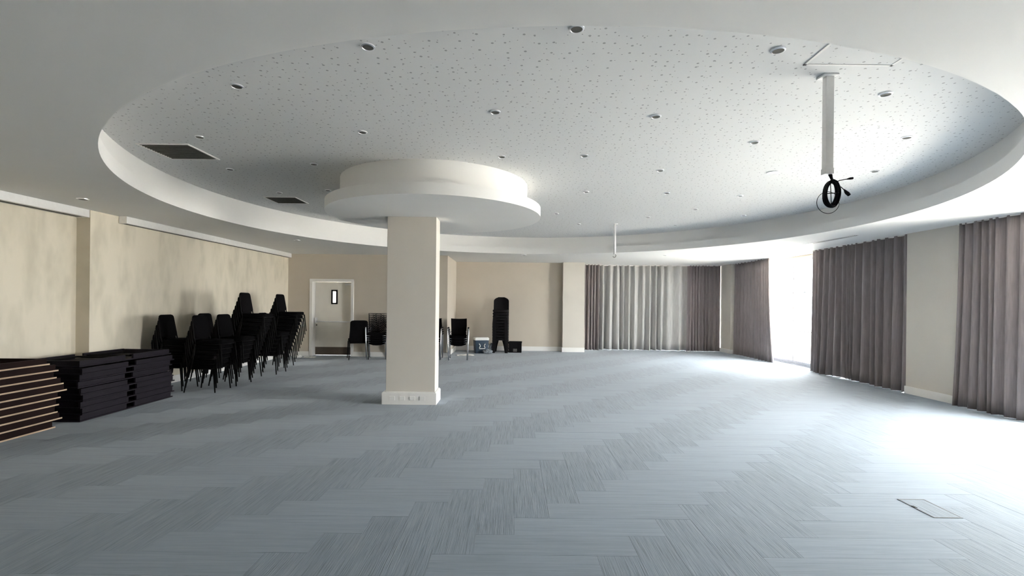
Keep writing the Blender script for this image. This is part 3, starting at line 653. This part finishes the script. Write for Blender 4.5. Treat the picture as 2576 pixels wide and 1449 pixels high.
# ------------------------------------------------------------------ tall stack of black plastic chairs in the far bay
def make_plastic(label):
    t = thing('plastic_chair', label, 'chair', (0, 0, 0), 0, 'black plastic chairs')      # faces -y
    autosmooth(obj('seat', loft(BM(), [[(x, y - 0.02, 0.42 + z) for x, y, z in r] for r in pad(rrect(0.46, 0.42, 0.05), 0.075)]), M_blackpl, t), 50)
    rows = []
    for j in range(13):
        v = j / 12; z = 0.42 + 0.42 * v; hw_ = 0.235 if v < 0.66 else 0.235 * max(0.0, 1 - ((v - 0.66) / 0.345) ** 2.6) ** 0.5; hw_ = max(hw_, 0.09)
        y0 = 0.17 + 0.05 * v
        fr_ = [(hw_ * u, y0 - 0.045 * u * u, z) for u in (-1, -0.75, -0.4, 0, 0.4, 0.75, 1)]
        rows.append(fr_ + [(x, y + 0.014, zz) for x, y, zz in fr_[::-1]])
    autosmooth(obj('backrest', loft(BM(), rows), M_blackpl, t), 50)
    for sx in (-1, 1):
        for sy in (-1, 1):
            rows = []
            for z, a in ((0.0, 0.042), (0.2, 0.052), (0.41, 0.075)):
                cx, cy = sx * (0.235 - 0.03 * z / 0.41), sy * (0.21 - 0.03 * z / 0.41) - 0.01
                rows.append([(cx - sx * 2 * a, cy, z), (cx, cy, z), (cx, cy - sy * 2 * a, z), (cx - sx * 0.016, cy - sy * 2 * a, z), (cx - sx * 0.016, cy - sy * 0.016, z), (cx - sx * 2 * a, cy - sy * 0.016, z)])
            obj('leg', loft(BM(), rows), M_blackpl, t)
    return t
pc = None
for k in range(11):
    lab = 'black plastic chair, ' + (ORD[10 - k] if k else 'lowest') + ' of the tall stack against the far wall'
    loc = (-0.34, 14.68 - 0.006 * k, 0.001 + 0.086 * k)
    if pc is None: pc = make_plastic(lab); pc.location = loc; pc.rotation_euler = (0, 0, math.radians(-4))
    else: dup(pc, loc, math.radians(-4) + random.uniform(-0.01, 0.01), lab)

# ------------------------------------------------------------------ cooler, crate, litter
t = thing('cooler_box', 'navy cooler box with white lid and white handle by the far wall', 'cooler', (-0.93, 14.48, 0), math.radians(16))
def tap(w0, d0, w1, d1, z0, z1, r):
    return loft(BM(), [[(x, y, z0 + (z1 - z0) * f) for x, y in rrect(w0 + (w1 - w0) * f, d0 + (d1 - d0) * f, r)] for f in (0, 0.5, 1)])
bd = obj('body', tap(0.38, 0.29, 0.42, 0.33, 0.001, 0.39, 0.03), M_navy, t); autosmooth(bd, 40)
lid = obj('lid', loft(BM(), [[(x, y, z) for x, y in rrect(w_, d_, 0.035)] for w_, d_, z in ((0.43, 0.34, 0.392), (0.44, 0.35, 0.41), (0.44, 0.35, 0.455), (0.40, 0.31, 0.478))]), M_white, t); autosmooth(lid, 40)
obj('handle', tube(BM(), [(-0.085, -0.166, 0.29), (-0.085, -0.185, 0.275), (-0.062, -0.185, 0.25), (-0.062, -0.185, 0.21), (-0.085, -0.185, 0.18), (-0.085, -0.185, 0.145), (0.085, -0.185, 0.145), (0.085, -0.185, 0.18), (0.062, -0.185, 0.21), (0.062, -0.185, 0.25), (0.085, -0.185, 0.275), (0.085, -0.166, 0.29)], 0.011, 8), M_white, t)
obj('side_handle', box(BM(), 0.195, 0.225, -0.06, 0.06, 0.17, 0.26, 0.008), M_white, t)
for s in (-0.1, 0.1): obj('hinge', box(BM(), s - 0.025, s + 0.025, 0.16, 0.18, 0.36, 0.42, 0.003), M_navy, t)
t = thing('plastic_crate', 'low black plastic crate beside the tall chair stack', 'crate', (0.115, 14.78, 0), math.radians(-3))
bm = BM(); hx, hy, hz = 0.195, 0.15, 0.33
for a in ((-hx, hx, -hy, -hy + 0.006), (-hx, hx, hy - 0.006, hy), (-hx, -hx + 0.006, -hy, hy), (hx - 0.006, hx, -hy, hy)): box(bm, *a, 0.001, hz)
box(bm, -hx, hx, -hy, hy, 0.001, 0.01); obj('body', bm, M_blackpl, t)
bm = BM()
for a in ((-hx - 0.012, hx + 0.012, -hy - 0.012, -hy + 0.008), (-hx - 0.012, hx + 0.012, hy - 0.008, hy + 0.012), (-hx - 0.012, -hx + 0.008, -hy, hy), (hx - 0.008, hx + 0.012, -hy, hy)): box(bm, *a, hz - 0.035, hz, 0.003)
obj('rim', bm, M_blackpl, t)
for x in (-0.19, -0.11, 0.11, 0.19): obj('rib', box(BM(), x - 0.007, x + 0.007, -hy - 0.009, -hy, 0.002, hz - 0.035), M_blackpl, t)
obj('side_label', box(BM(), -0.06, 0.06, -hy - 0.003, -hy, 0.03, 0.12), plain('worn_grey_label', (0.10, 0.095, 0.09), 0.8, var=0.5, sc=40), t)
def crumple(name, label, cat, loc, sx, sy, sz, m, seed, rz=0):
    rnd = random.Random(seed); bm = BM(); bmesh.ops.create_icosphere(bm, subdivisions=3, radius=1.0)
    for v in bm.verts:
        k = 1 + rnd.uniform(-0.28, 0.22); v.co = Vector((v.co.x * sx * k, v.co.y * sy * k, max(0.0, (v.co.z * 0.5 + 0.5) * k) * sz))
    o = obj(name, bm, m); tag(o, label, cat); o.location = loc; o.rotation_euler = (0, 0, rz); return o
crumple('plastic_bag', 'grey crumpled plastic bag in front of the cooler', 'bag', (-0.70, 14.22, 0.001), 0.15, 0.10, 0.13, M_greybag, 4, 0.3)
crumple('white_bag', 'small white crumpled bag between cooler and chair stack', 'bag', (-0.66, 14.95, 0.001), 0.10, 0.09, 0.24, M_greybag, 9)
crumple('crumpled_paper', 'white crumpled paper on the carpet by the wall beside the chair stacks', 'litter', (-5.66, 12.62, 0.001), 0.12, 0.10, 0.10, M_paperw, 6)
def sheet(label, loc, sx, sy, rz, seed):
    rnd = random.Random(seed); bm = BM(); N = 7
    V = [[bm.verts.new(((i / N - 0.5) * sx + rnd.uniform(-1, 1) * sx * 0.03, (j / N - 0.5) * sy + rnd.uniform(-1, 1) * sy * 0.08, rnd.uniform(0.002, 0.022))) for i in range(N + 1)] for j in range(N + 1)]
    for j in range(N):
        for i in range(N): bm.faces.new((V[j][i], V[j][i + 1], V[j + 1][i + 1], V[j + 1][i]))
    o = obj('paper_sheet', bm, M_paperw); o.modifiers.new('thickness', 'SOLIDIFY').thickness = 0.002
    tag(o, label, 'paper'); o.location = loc; o.rotation_euler = (0, 0, rz)
sheet('white crinkled paper sheet on the carpet left of the cooler', (-1.33, 13.75, 0.002), 0.50, 0.32, 0.25, 2)
sheet('white flat scrap of paper on the floor left of the door', (-5.42, 12.80, 0.002), 0.32, 0.22, 0.1, 5)
sheet('small white scrap on the floor under the silver curtain', (5.75, 15.55, 0.002), 0.14, 0.10, 0.4, 7)
